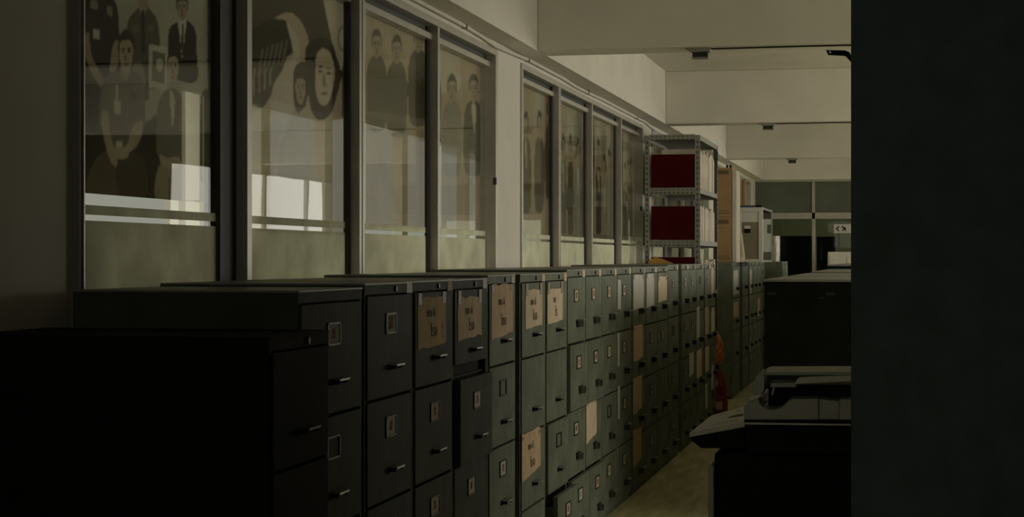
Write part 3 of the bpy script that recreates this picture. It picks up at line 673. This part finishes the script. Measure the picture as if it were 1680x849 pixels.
# ------------------------------------------------------------------ ceiling fittings and the cable
def lampholder(px, py, Y, run, label):
    x_, z_ = onY(px, py, Y); e = thing('lamp_holder', label, 'lamp holder', (x_, Y, ZB), 'lamp holders under the cross beams')
    s_ = 1.0
    m = MB(); m.prism([(-.10, 0), (.055, 0), (.05, -.022), (-.06, -.026)], -.03, .05, 'y', SHELFM); m.build('base', e, bevel=.002)
    m = MB(); m.box(-.055, .035, -.02, .03, -.058, -.024, IRON).box(-.06, .04, -.024, .034, -.062, -.054, SHELFM); m.build('socket', e, bevel=.002)
    if run: MB().tube([(.05, -.02, -.008), (.6, -.02, -.006), (1.6, -.02, -.008), (3.0, -.02, -.006)], .005, IRON).build('cable', e)
lampholder(1152, 80, 10.5, True, 'small lamp holder under the nearest cross beam with a dark cable')
lampholder(1262, 205, 16.45, True, 'small lamp holder under the second cross beam')
lampholder(1301, 263, 22.3, False, 'small lamp holder under the third cross beam')
cp = [(640, -30), (668, -12), (700, 8), (740, 29), (763, 42), (790, 60), (812, 76), (838, 87), (866, 97), (900, 113), (925, 127), (945, 143), (965, 153), (990, 162), (1020, 178), (1045, 190), (1060, 202), (1075, 215), (1090, 222), (1105, 230)]
m = MB(); P3 = [(WX+.014, *onX(px, py, WX+.014)) for px, py in cp]
P3 = [(p[0], p[1], min(p[2], ZB-.010)) for p in P3]
sm = []
for i in range(len(P3)-1):
    a, b = Vector(P3[i]), Vector(P3[i+1])
    for t in (0, .5): sm.append(a.lerp(b, t))
sm.append(Vector(P3[-1]))
m.tube(sm, .011, CABLE)
ce = thing('wall_cable', 'white cable sagging along the wall just above the display windows', 'cable', (0, 0, 0))
m.build('cable', ce, smooth=True)
for px, py in ((764, 40), (867, 96), (965, 152), (1045, 189)):
    yy, zz = onX(px, py, WX+.02); B(WX+.001, WX+.03, yy-.006, yy+.006, min(zz, ZB-.01)-.014, min(ZB-.001, zz+.03), SHELFM).build('clip', ce)

# ------------------------------------------------------------------ photocopier
Yk = 4.55; K = lambda px, py: onY(px, py, Yk)
cop = thing('photocopier', 'grey and black photocopier with a slanted control panel, half behind the dark column', 'photocopier', (0, 0, 0))
xl = K(1172, 0)[0]; xr = -.004
zb1 = K(1300, 700)[1]
B(xl, xr, Yk, Yk+.62, .04, K(0, 718)[1], BLK).box(K(1223, 0)[0], xr, Yk, Yk+.62, K(0, 718)[1], zb1, BLK).build('body', cop, bevel=.006)
B(xl-.016, xl-.001, Yk+.004, Yk+.60, .04, K(0, 737)[1]-.0, COPY).build('front_door', cop, bevel=.005)
# side mouldings: the frame of the scanner unit in profile
def cprism(pts, y0, y1, mm, name, bev=.003): return MB().prism([K(*p) for p in pts], y0, y1, 'y', mm).build(name, cop, bevel=bev)
cprism([(1222, 697.5), (1400, 699.5), (1400, 697), (1222, 694)], Yk-.004, Yk+.4, COPYL, 'trim_line', .001)
arc = [(1244 + 0, 655), (1247, 663), (1252, 668.5), (1262, 672.5), (1272, 673), (1281, 670.5), (1288, 665), (1293, 659), (1299, 655.5)]
cprism([(1221, 690), (1220, 668), (1225, 662)] + arc[0:1] + arc[1:] + [(1343, 655.5), (1343, 690)], Yk, Yk+.36, COPY, 'scanner_base')
cprism([(1377, 656), (1400, 656), (1400, 690), (1377, 690)], Yk, Yk+.36, COPY, 'scanner_base_end')
cprism([(1343.5, 656), (1343.5, 690), (1376.5, 690), (1376.5, 660), (1370, 659)], Yk+.008, Yk+.3, COPY, 'latch_block', .002)
cprism([(1347, 681), (1347, 687), (1374, 687), (1374, 681)], Yk+.003, Yk+.0085, COPY, 'latch_button', .001)
cprism([(1220, 690), (1400, 690), (1400, 695), (1222, 694.5)], Yk+.006, Yk+.35, BLK, 'gap', 0)
# arm that carries the feeder
cprism([(1225, 662), (1244, 655), (1251, 648.5), (1236, 648.5), (1231, 653)], Yk-.001, Yk+.06, COPYL, 'arm_foot', .002)
cprism([(1233.5, 649), (1250, 649), (1254, 641), (1255, 609), (1248, 611), (1241, 618), (1237, 628)], Yk, Yk+.08, COPY, 'arm', .003)
zt_, zb_ = K(1300, 622)[1], K(1300, 672)[1]
# feeder lid: top plate seen slightly from above, dark recess below
m = MB(); m.prism([K(1247, 614), K(1256, 612), K(1400, 611.5), K(1400, 617), K(1256, 617)], Yk+.0, Yk+.26, 'y', COPY); m.build('feeder_lid', cop, bevel=.003)
B(K(1256, 0)[0], xr, Yk+.10, Yk+.26, zb_, K(0, 617)[1], BLK).build('recess_wall', cop)
cprism([(1262, 637), (1265, 629.5), (1306, 629), (1306, 637)], Yk+.01, Yk+.09, COPY, 'output_tray', .002)
cprism([(1303, 632), (1308, 622), (1314, 619.5), (1400, 616.5), (1400, 627), (1312, 631.5)], Yk+.0, Yk+.09, COPYL, 'feeder_tray', .003)
MB().tube([(K(1266, 0)[0], Yk+.02, K(0, 630)[1]), (K(1270, 0)[0], Yk+.02, K(0, 613)[1])], .0025, COPYL).build('strut', cop)
# control panel: slanted, reaching towards the aisle
yA, yB_ = Yk-.0, Yk+.34
def P3y(px, py, Y): x_, z_ = onY(px, py, Y); return Vector((x_, Y, z_))
c0, c1, c2, c3 = P3y(1131, 711, yA), P3y(1222, 694, yA), P3y(1221, 668, yB_), P3y(1166, 683, yB_)
dn = Vector((0, 0, -.012)); vs = [c0, c1, c2, c3, c0+dn, c1+dn, c2+dn, c3+dn]
MB().add(vs, [(0, 1, 2, 3), (4, 5, 6, 7), (0, 1, 5, 4), (1, 2, 6, 5), (2, 3, 7, 6), (3, 0, 4, 7)], COPYL).build('control_panel', cop, bevel=.002)
def on_panel(u, v, lift): return (c0.lerp(c1, u)).lerp(c3.lerp(c2, u), v)+Vector((0, 0, lift))
def cpan(uv, name, mm, lift=.0012):
    t_ = [on_panel(u, v, lift) for u, v in uv]; b_ = [on_panel(u, v, .0002) for u, v in uv]; n = len(uv)
    MB().add(t_+b_, [tuple(range(n)), tuple(range(2*n-1, n-1, -1))]+[(i, (i+1) % n, (i+1) % n+n, i+n) for i in range(n)], mm).build(name, cop)
cpan([(.26, .46), (.97, .42), (.97, .54), (.24, .55)], 'display_slot', BLK)
cpan([(.32, .76), (.90, .76), (.90, .82), (.34, .82)], 'panel_groove', IRON)
for k in range(6): cpan([(.35+k*.09, .16), (.40+k*.09, .16), (.40+k*.09, .28), (.35+k*.09, .28)], 'panel_key', COPY)
MB().prism([K(1131, 712), K(1222, 697.5), K(1222, 737), K(1150, 737), K(1131, 722)], yA+.004, yB_, 'y', BLK).build('panel_underside', cop, bevel=.003)
m = MB(); m.tube([(K(1215, 0)[0], Yk-.001, K(0, 817.5)[1]), (K(1233, 0)[0], Yk-.001, K(0, 818.5)[1])], .0012, IRON).tube([(K(1252, 0)[0], Yk-.001, K(0, 822)[1]), (K(1270, 0)[0], Yk-.001, K(0, 822)[1])], .0012, IRON)
m.build('tray_edge', cop)

# ------------------------------------------------------------------ printed photographs behind the glass
XP = WX-.075
def smooth_closed(pts, n=4):
    out = []; N = len(pts)
    for i in range(N):
        p0, p1, p2, p3 = [Vector(pts[(i+k) % N]) for k in (-1, 0, 1, 2)]
        for k in range(n):
            t = k/n; out.append(.5*((2*p1)+(-p0+p2)*t+(2*p0-5*p1+4*p2-p3)*t*t+(-p0+3*p1-3*p2+p3)*t*t*t))
    return [(q.x, q.y) for q in out]
import numpy as np
PRINT = bpy.data.materials.new('printed_film'); PRINT.use_nodes = True
_n = PRINT.node_tree.nodes; _l = PRINT.node_tree.links; _n.clear()
_o = _n.new('ShaderNodeOutputMaterial'); _a = _n.new('ShaderNodeVertexColor'); _a.layer_name = 'print'
_d = _n.new('ShaderNodeBsdfDiffuse'); _t = _n.new('ShaderNodeBsdfTranslucent'); _p = _n.new('ShaderNodeBsdfTransparent')
_m1 = _n.new('ShaderNodeMixShader'); _m1.inputs[0].default_value = .5; _m2 = _n.new('ShaderNodeMixShader')
_tc = _n.new('ShaderNodeTexCoord'); _no = _n.new('ShaderNodeTexNoise'); _no.inputs['Scale'].default_value = 7; _no.inputs['Detail'].default_value = 8
_l.new(_tc.outputs['Object'], _no.inputs['Vector'])
_mr = _n.new('ShaderNodeMapRange'); _mr.inputs[3].default_value = .72; _mr.inputs[4].default_value = 1.28; _l.new(_no.outputs[0], _mr.inputs[0])
_vm = _n.new('ShaderNodeVectorMath'); _vm.operation = 'SCALE'; _l.new(_a.outputs[0], _vm.inputs[0]); _l.new(_mr.outputs[0], _vm.inputs['Scale'])
_l.new(_vm.outputs[0], _d.inputs[0]); _l.new(_vm.outputs[0], _t.inputs[0])
_l.new(_d.outputs[0], _m1.inputs[1]); _l.new(_t.outputs[0], _m1.inputs[2]); _l.new(_a.outputs[1], _m2.inputs[0])
_l.new(_p.outputs[0], _m2.inputs[1]); _l.new(_m1.outputs[0], _m2.inputs[2]); _l.new(_m2.outputs[0], _o.inputs[0])
class Poster:                             # one printed sheet: the picture is a colour attribute on a fine grid
    def __init__(s, x0, x1, ybot, ytop, bg, op=.9, step=1.5):
        s.x0, s.x1 = x0, x1; s.y0 = onX(x0, 0, XP)[0]; s.y1 = onX(x1, 0, XP)[0]
        lim = Y1b-.06 if s.y0 < Y1b else Y2b-.06
        while s.y1 > lim: x1 -= .5; s.x1 = x1; s.y1 = onX(x1, 0, XP)[0]
        s.zb = onX(x0, ybot, XP)[1]; s.z1 = Z_HEAD-.06
        s.nx = int((x1-x0)/step); top = 1.16*F/ (s.y0+s.y1)*2*.5
        k0 = XP/lat(x0); s.nz = int(min((s.z1-s.zb)/abs(k0), 700)/2.2)
        xs = np.linspace(x0, x1, s.nx+1); ks = XP/((xs-840)*CS-F*SN); s.Y = (F*CS+(xs-840)*SN)*ks
        zs = np.linspace(s.zb, s.z1, s.nz+1); s.Z = zs
        s.PX = np.repeat(xs[:, None], s.nz+1, 1); s.PY = HY-(zs[None, :]-EYE)/ks[:, None]
        s.C = np.empty((s.nx+1, s.nz+1, 4)); s.C[...] = (*bg, op); s.op = op
    def blob(s, pts, fc, sm=True, op=None):
        q = smooth_closed(pts) if sm else pts; ins = np.zeros(s.PX.shape, bool); n = len(q)
        for i in range(n):
            (xa, ya), (xb2, yb2) = q[i], q[(i+1) % n]
            if ya == yb2: continue
            c = ((ya > s.PY) != (yb2 > s.PY)) & (s.PX < (xb2-xa)*(s.PY-ya)/(yb2-ya)+xa); ins ^= c
        s.C[ins, :3] = fc
        if op is not None: s.C[ins, 3] = op
        return s
    def veil(s, pts, op):
        keep = s.C[..., :3].copy(); s.blob(pts, (0, 0, 0), False, op); s.C[..., :3] = keep; return s
    def ell(s, cx, cy, rx, ry, fc, n=18): return s.blob([(cx+rx*math.cos(2*math.pi*k/n), cy+ry*math.sin(2*math.pi*k/n)) for k in range(n)], fc, False)
    def head(s, cx, cy, rx, ry, skin, hair, face=True):
        s.ell(cx, cy-ry*.25, rx*1.12, ry*.95, hair)
        s.blob([(cx-rx*.9, cy-ry*.35), (cx-rx*.5, cy-ry*.62), (cx+rx*.5, cy-ry*.62), (cx+rx*.9, cy-ry*.35), (cx+rx*.85, cy+ry*.35), (cx+rx*.4, cy+ry*.92), (cx, cy+ry), (cx-rx*.4, cy+ry*.92), (cx-rx*.85, cy+ry*.35)], skin)
        if face:
            for sg_ in (-1, 1):
                s.ell(cx+sg_*rx*.4, cy-ry*.08, rx*.22, ry*.06, hair); s.ell(cx+sg_*rx*.42, cy-ry*.22, rx*.27, ry*.045, hair)
            s.blob([(cx-rx*.12, cy), (cx+rx*.12, cy+ry*.28), (cx+rx*.24, cy+ry*.34), (cx-rx*.24, cy+ry*.34)], FC['shade'])
            s.ell(cx, cy+ry*.55, rx*.34, ry*.07, FC['lip'])
        return s
    def build(s, label):
        nx, nz = s.nx+1, s.nz+1
        vs = [(XP, float(s.Y[i]), float(s.Z[j])) for i in range(nx) for j in range(nz)]
        fs = [(i*nz+j, (i+1)*nz+j, (i+1)*nz+j+1, i*nz+j+1) for i in range(nx-1) for j in range(nz-1)]
        me = bpy.data.meshes.new('photo_poster'); me.from_pydata(vs, [], fs); me.materials.append(PRINT)
        ca = me.color_attributes.new('print', 'FLOAT_COLOR', 'POINT'); C = s.C
        for _ in range(1):                # soften the print a little
            Cp = np.pad(C, ((1, 1), (1, 1), (0, 0)), 'edge'); C = (Cp[:-2, 1:-1]+Cp[2:, 1:-1]+Cp[1:-1, :-2]+Cp[1:-1, 2:]+4*Cp[1:-1, 1:-1])/8
        ca.data.foreach_set('color', C.reshape(-1).astype(np.float32)); me.update()
        o = bpy.data.objects.new('photo_poster', me); COL.objects.link(o)
        return tag(o, label, 'poster', 'printed photographs behind the glass')
FC = dict(shade=(.20, .15, .10), lip=(.17, .09, .06), skin=(.36, .29, .20), skinl=(.46, .38, .27), hair=(.012, .010, .008), black=(.008, .008, .007), olive=(.09, .085, .06), grey=(.15, .145, .11), tan=(.33, .28, .19), white=(.62, .58, .47), dim=(.27, .25, .19), brown=(.12, .09, .06), dbrown=(.05, .038, .027), pale=(.45, .42, .34), light=(.52, .46, .36))
f = FC
# group of uniformed people
P1 = Poster(134, 371, 317, 0, (.44, .42, .33), 1.0)
P1.blob([(130, 320), (134, 30), (160, -12), (190, 5), (196, 60), (200, 110), (205, 190), (240, 200), (262, 190), (285, 260), (300, 330), (180, 330)], f['black'])
P1.blob([(138, 60), (146, 55), (150, 90), (165, 122), (174, 138), (168, 146), (158, 133), (142, 100)], f['skin'])
P1.blob([(186, 72), (195, 70), (194, 105), (184, 120), (180, 112)], f['skin'])
P1.blob([(153, 48), (163, 49), (163, 65), (153, 64)], f['white'], False).blob([(148, 0), (160, 2), (160, 18), (149, 14)], f['dim'], False).blob([(175, 8), (184, 12), (184, 28), (175, 24)], f['dim'], False)
# man in an olive uniform, back row
P1.blob([(206, 78), (210, 36), (224, 16), (235, 8), (246, 16), (258, 36), (262, 74), (258, 110), (250, 160), (212, 160)], f['olive'])
P1.blob([(228, -5), (242, -5), (242, 14), (235, 26), (228, 14)], f['skin']).blob([(233, 18), (236, 18), (238, 90), (233, 90)], f['hair'], False)
P1.blob([(218, 42), (228, 42), (228, 54), (218, 54)], f['grey'], False).blob([(243, 42), (253, 42), (253, 54), (243, 54)], f['grey'], False)
# man in a black suit
P1.blob([(276, 82), (278, 48), (292, 36), (300, 32), (310, 36), (321, 52), (323, 90), (322, 134), (285, 130), (277, 120)], f['black'])
P1.blob([(292, 36), (298, 30), (306, 34), (303, 60), (299, 95), (295, 60)], f['white']).blob([(298, 40), (301, 40), (302, 80), (299, 92), (297, 80)], f['dbrown'], False)
P1.head(299, 14, 9, 20, f['skin'], f['hair'])
# woman in pale uniform
P1.blob([(334, 90), (338, 48), (348, 36), (358, 36), (366, 50), (368, 110), (366, 170), (336, 160)], f['pale'])
P1.head(349, 12, 8, 22, f['skin'], f['dbrown'])
P1.ell(343, 56, 3, 5, f['dim']).ell(359, 58, 3, 5, f['dim'])
# computer monitor
P1.blob([(245, 73), (275, 78), (274, 148), (244, 144)], f['white'], False).blob([(250, 84), (271, 88), (270, 138), (249, 134)], f['grey'], False).blob([(257, 100), (264, 97), (268, 106), (263, 118), (256, 112)], f['white'])
P1.blob([(244, 146), (262, 148), (262, 168), (246, 170)], f['pale'], False)
P1.blob([(237, 172), (262, 176), (262, 190), (237, 188)], f['pale'], False)
P1.blob([(217, 110), (230, 102), (236, 118), (238, 140), (226, 140)], f['dim'])
# seated officer
P1.blob([(144, 320), (147, 282), (165, 254), (190, 244), (205, 262), (200, 320)], f['brown']).blob([(196, 320), (192, 268), (215, 250), (236, 262), (240, 320)], f['dbrown'])
P1.blob([(163, 205), (166, 150), (176, 126), (196, 116), (206, 134), (216, 116), (230, 126), (237, 150), (238, 205), (228, 212), (224, 245), (180, 245), (176, 208)], f['grey'])
P1.blob([(166, 186), (178, 184), (180, 215), (192, 262), (190, 274), (180, 262), (170, 225)], f['skinl'])
P1.blob([(220, 205), (234, 200), (230, 230), (212, 252), (194, 262), (192, 250), (208, 238)], f['skinl'])
P1.ell(198, 252, 14, 11, f['skinl'])
P1.blob([(196, 116), (205, 108), (214, 116), (206, 134)], f['skin']).head(207, 88, 12, 33, f['skinl'], f['hair'])
P1.blob([(187, 166), (198, 167), (198, 188), (187, 187)], f['white'], False).blob([(191, 140), (193, 140), (193, 166), (191, 166)], f['white'], False)
P1.blob([(213, 150), (225, 152), (224, 166), (214, 165)], f['olive'], False).blob([(190, 232), (201, 232), (201, 242), (190, 242)], f['white'], False)
# seated woman with joined hands
P1.blob([(256, 330), (260, 275), (280, 268), (299, 276), (300, 332)], f['tan']).blob([(277, 292), (279, 292), (279, 332), (277, 332)], f['dbrown'], False)
P1.blob([(256, 240), (258, 180), (266, 155), (278, 146), (290, 148), (299, 165), (300, 215), (299, 265), (280, 276), (262, 262)], f['grey'])
P1.blob([(279, 148), (285, 156), (287, 172), (283, 210), (279, 170)], f['white']).blob([(262, 255), (276, 260), (292, 258), (296, 270), (282, 278), (266, 272)], f['skinl'])
P1.head(284, 112, 9, 28, f['skinl'], f['hair'])
# seated person at the right edge
P1.blob([(326, 250), (330, 160), (340, 146), (352, 142), (366, 152), (371, 190), (371, 300), (330, 300)], f['olive'])
P1.head(350, 114, 9, 26, f['skinl'], f['hair'])
P1.blob([(356, 140), (364, 150), (371, 160), (371, 200), (362, 190)], f['dim'])
P1.veil([(299, 150), (329, 156), (329, 330), (299, 330)], .3).veil([(333, 160), (360, 163), (360, 335), (333, 335)], .3)  # film thinned in two window-shaped patches to imitate bright panes
P1.build('poster of uniformed officers seated and standing, behind the first window pane')
# people bending over; close-up heads
P2 = Poster(411, 571, 380, 0, (.46, .375, .27), .62)
P2.veil([(405, -80), (580, -80), (580, 195), (520, 200), (480, 190), (411, 172)], .95)
P2.blob([(411, -10), (575, -10), (575, 60), (560, 130), (540, 190), (515, 165), (505, 60), (470, 20), (411, 60)], f['dbrown'])
P2.blob([(411, 62), (425, 42), (445, 32), (470, 36), (484, 62), (482, 84), (470, 96), (462, 120), (448, 150), (430, 178), (411, 170)], f['hair'])
P2.blob([(470, 36), (486, 58), (492, 92), (484, 100), (478, 70)], f['light'])
for k in range(6): P2.blob([(430+k*8, 80-k*3), (433+k*8, 80-k*3), (426+k*8, 118-k*4), (421+k*8, 130-k*4)], f['grey'], False)
for k in range(4): P2.blob([(416+k*9, 112), (419+k*9, 112), (417+k*9, 160-k*5), (414+k*9, 155-k*5)], f['dim'], False)
P2.blob([(446, 150), (462, 118), (476, 96), (487, 104), (489, 150), (478, 190), (460, 240), (452, 300), (440, 230)], f['light'])
P2.blob([(482, 118), (490, 104), (502, 104), (506, 130), (503, 168), (490, 186), (482, 165)], f['hair'])
P2.head(493, 146, 9, 26, f['skin'], f['hair'])
P2.blob([(500, 98), (506, 72), (526, 62), (545, 74), (551, 110), (548, 150), (540, 190), (520, 196), (508, 170)], f['hair'])
P2.blob([(518, 98), (528, 80), (542, 88), (549, 116), (546, 146), (538, 170), (526, 172), (518, 150)], f['skinl'])
for cx_, cy_ in ((526, 118), (539, 121)): P2.ell(cx_, cy_, 4, 2.2, f['hair']); P2.ell(cx_, cy_-8, 4.5, 1.6, f['hair'])
P2.blob([(531, 118), (535, 138), (538, 141), (530, 142)], f['shade']).ell(532, 154, 5, 2.4, f['lip'])
P2.blob([(530, 0), (572, 0), (575, 60), (560, 118), (545, 70)], f['light'], False)
P2.ell(562, 64, 8, 22, f['dim']).ell(562, 64, 5, 16, f['light'])
P2.blob([(562, 122), (573, 118), (573, 195), (562, 190)], f['dbrown'])
P2.veil([(411, 178), (434, 178), (434, 390), (411, 390)], .5)
P2.build('poster of close-up faces leaning together under a dark ground, behind second pane')
# faded scenes behind the remaining panes
def faded(x0, x1, ybot, label, seed, op=.7, dens=4, y_low=0, warm=(.44, .34, .24)):
    p = Poster(x0, x1, ybot, 0, warm, op); p.veil([(x0-9, -150), (x1+9, -150), (x1+9, y_low+150), (x0-9, y_low+130)], min(.95, op+.22))
    r = random.Random(seed); wd = x1-x0
    for k in range(dens):
        cx_ = x0+wd*(k+.5+r.uniform(-.2, .2))/dens; top = y_low+r.uniform(-18, 18); s_ = wd/dens
        skin = f['skin']; body = f[r.choice(['dbrown', 'brown', 'dim', 'olive', 'grey'])]
        if r.random() < .35: p.blob([(cx_-s_*.5, top-40), (cx_+s_*.3, top-50), (cx_+s_*.4, top+20), (cx_-s_*.5, top+30)], f[r.choice(['light', 'dim', 'pale'])], False)
        p.blob([(cx_-s_*.42, top+150), (cx_-s_*.45, top+70), (cx_-s_*.2, top+42), (cx_+s_*.2, top+42), (cx_+s_*.45, top+72), (cx_+s_*.4, top+150), (cx_, top+165)], body)
        p.head(cx_, top+22, s_*.2, 22, skin, f['hair'], s_ > 25)
        if r.random() < .7: p.blob([(cx_-s_*.1, top+50), (cx_+s_*.1, top+50), (cx_+s_*.05, top+95)], f['light'])
    p.build(label)
faded(600, 711, 372, 'faded poster of people in conversation, behind the third window pane', 11, .62, 3, 50)
faded(724, 795, 376, 'faded poster with pale figures, behind the fourth window pane', 12, .6, 2, 120)
faded(856, 909, 385, 'faded brownish poster of standing people, first pane past the white pillar', 13, .7, 3, 180)
faded(920, 966, 385, 'faded poster of standing people, second pane past the white pillar', 14, .6, 4, 215)
faded(975, 1015, 385, 'grey poster of a standing crowd, third pane past the white pillar', 15, .55, 4, 250)
faded(1022, 1046, 388, 'narrow grey poster of a standing crowd, last pane before the rack', 16, .6, 3, 270)
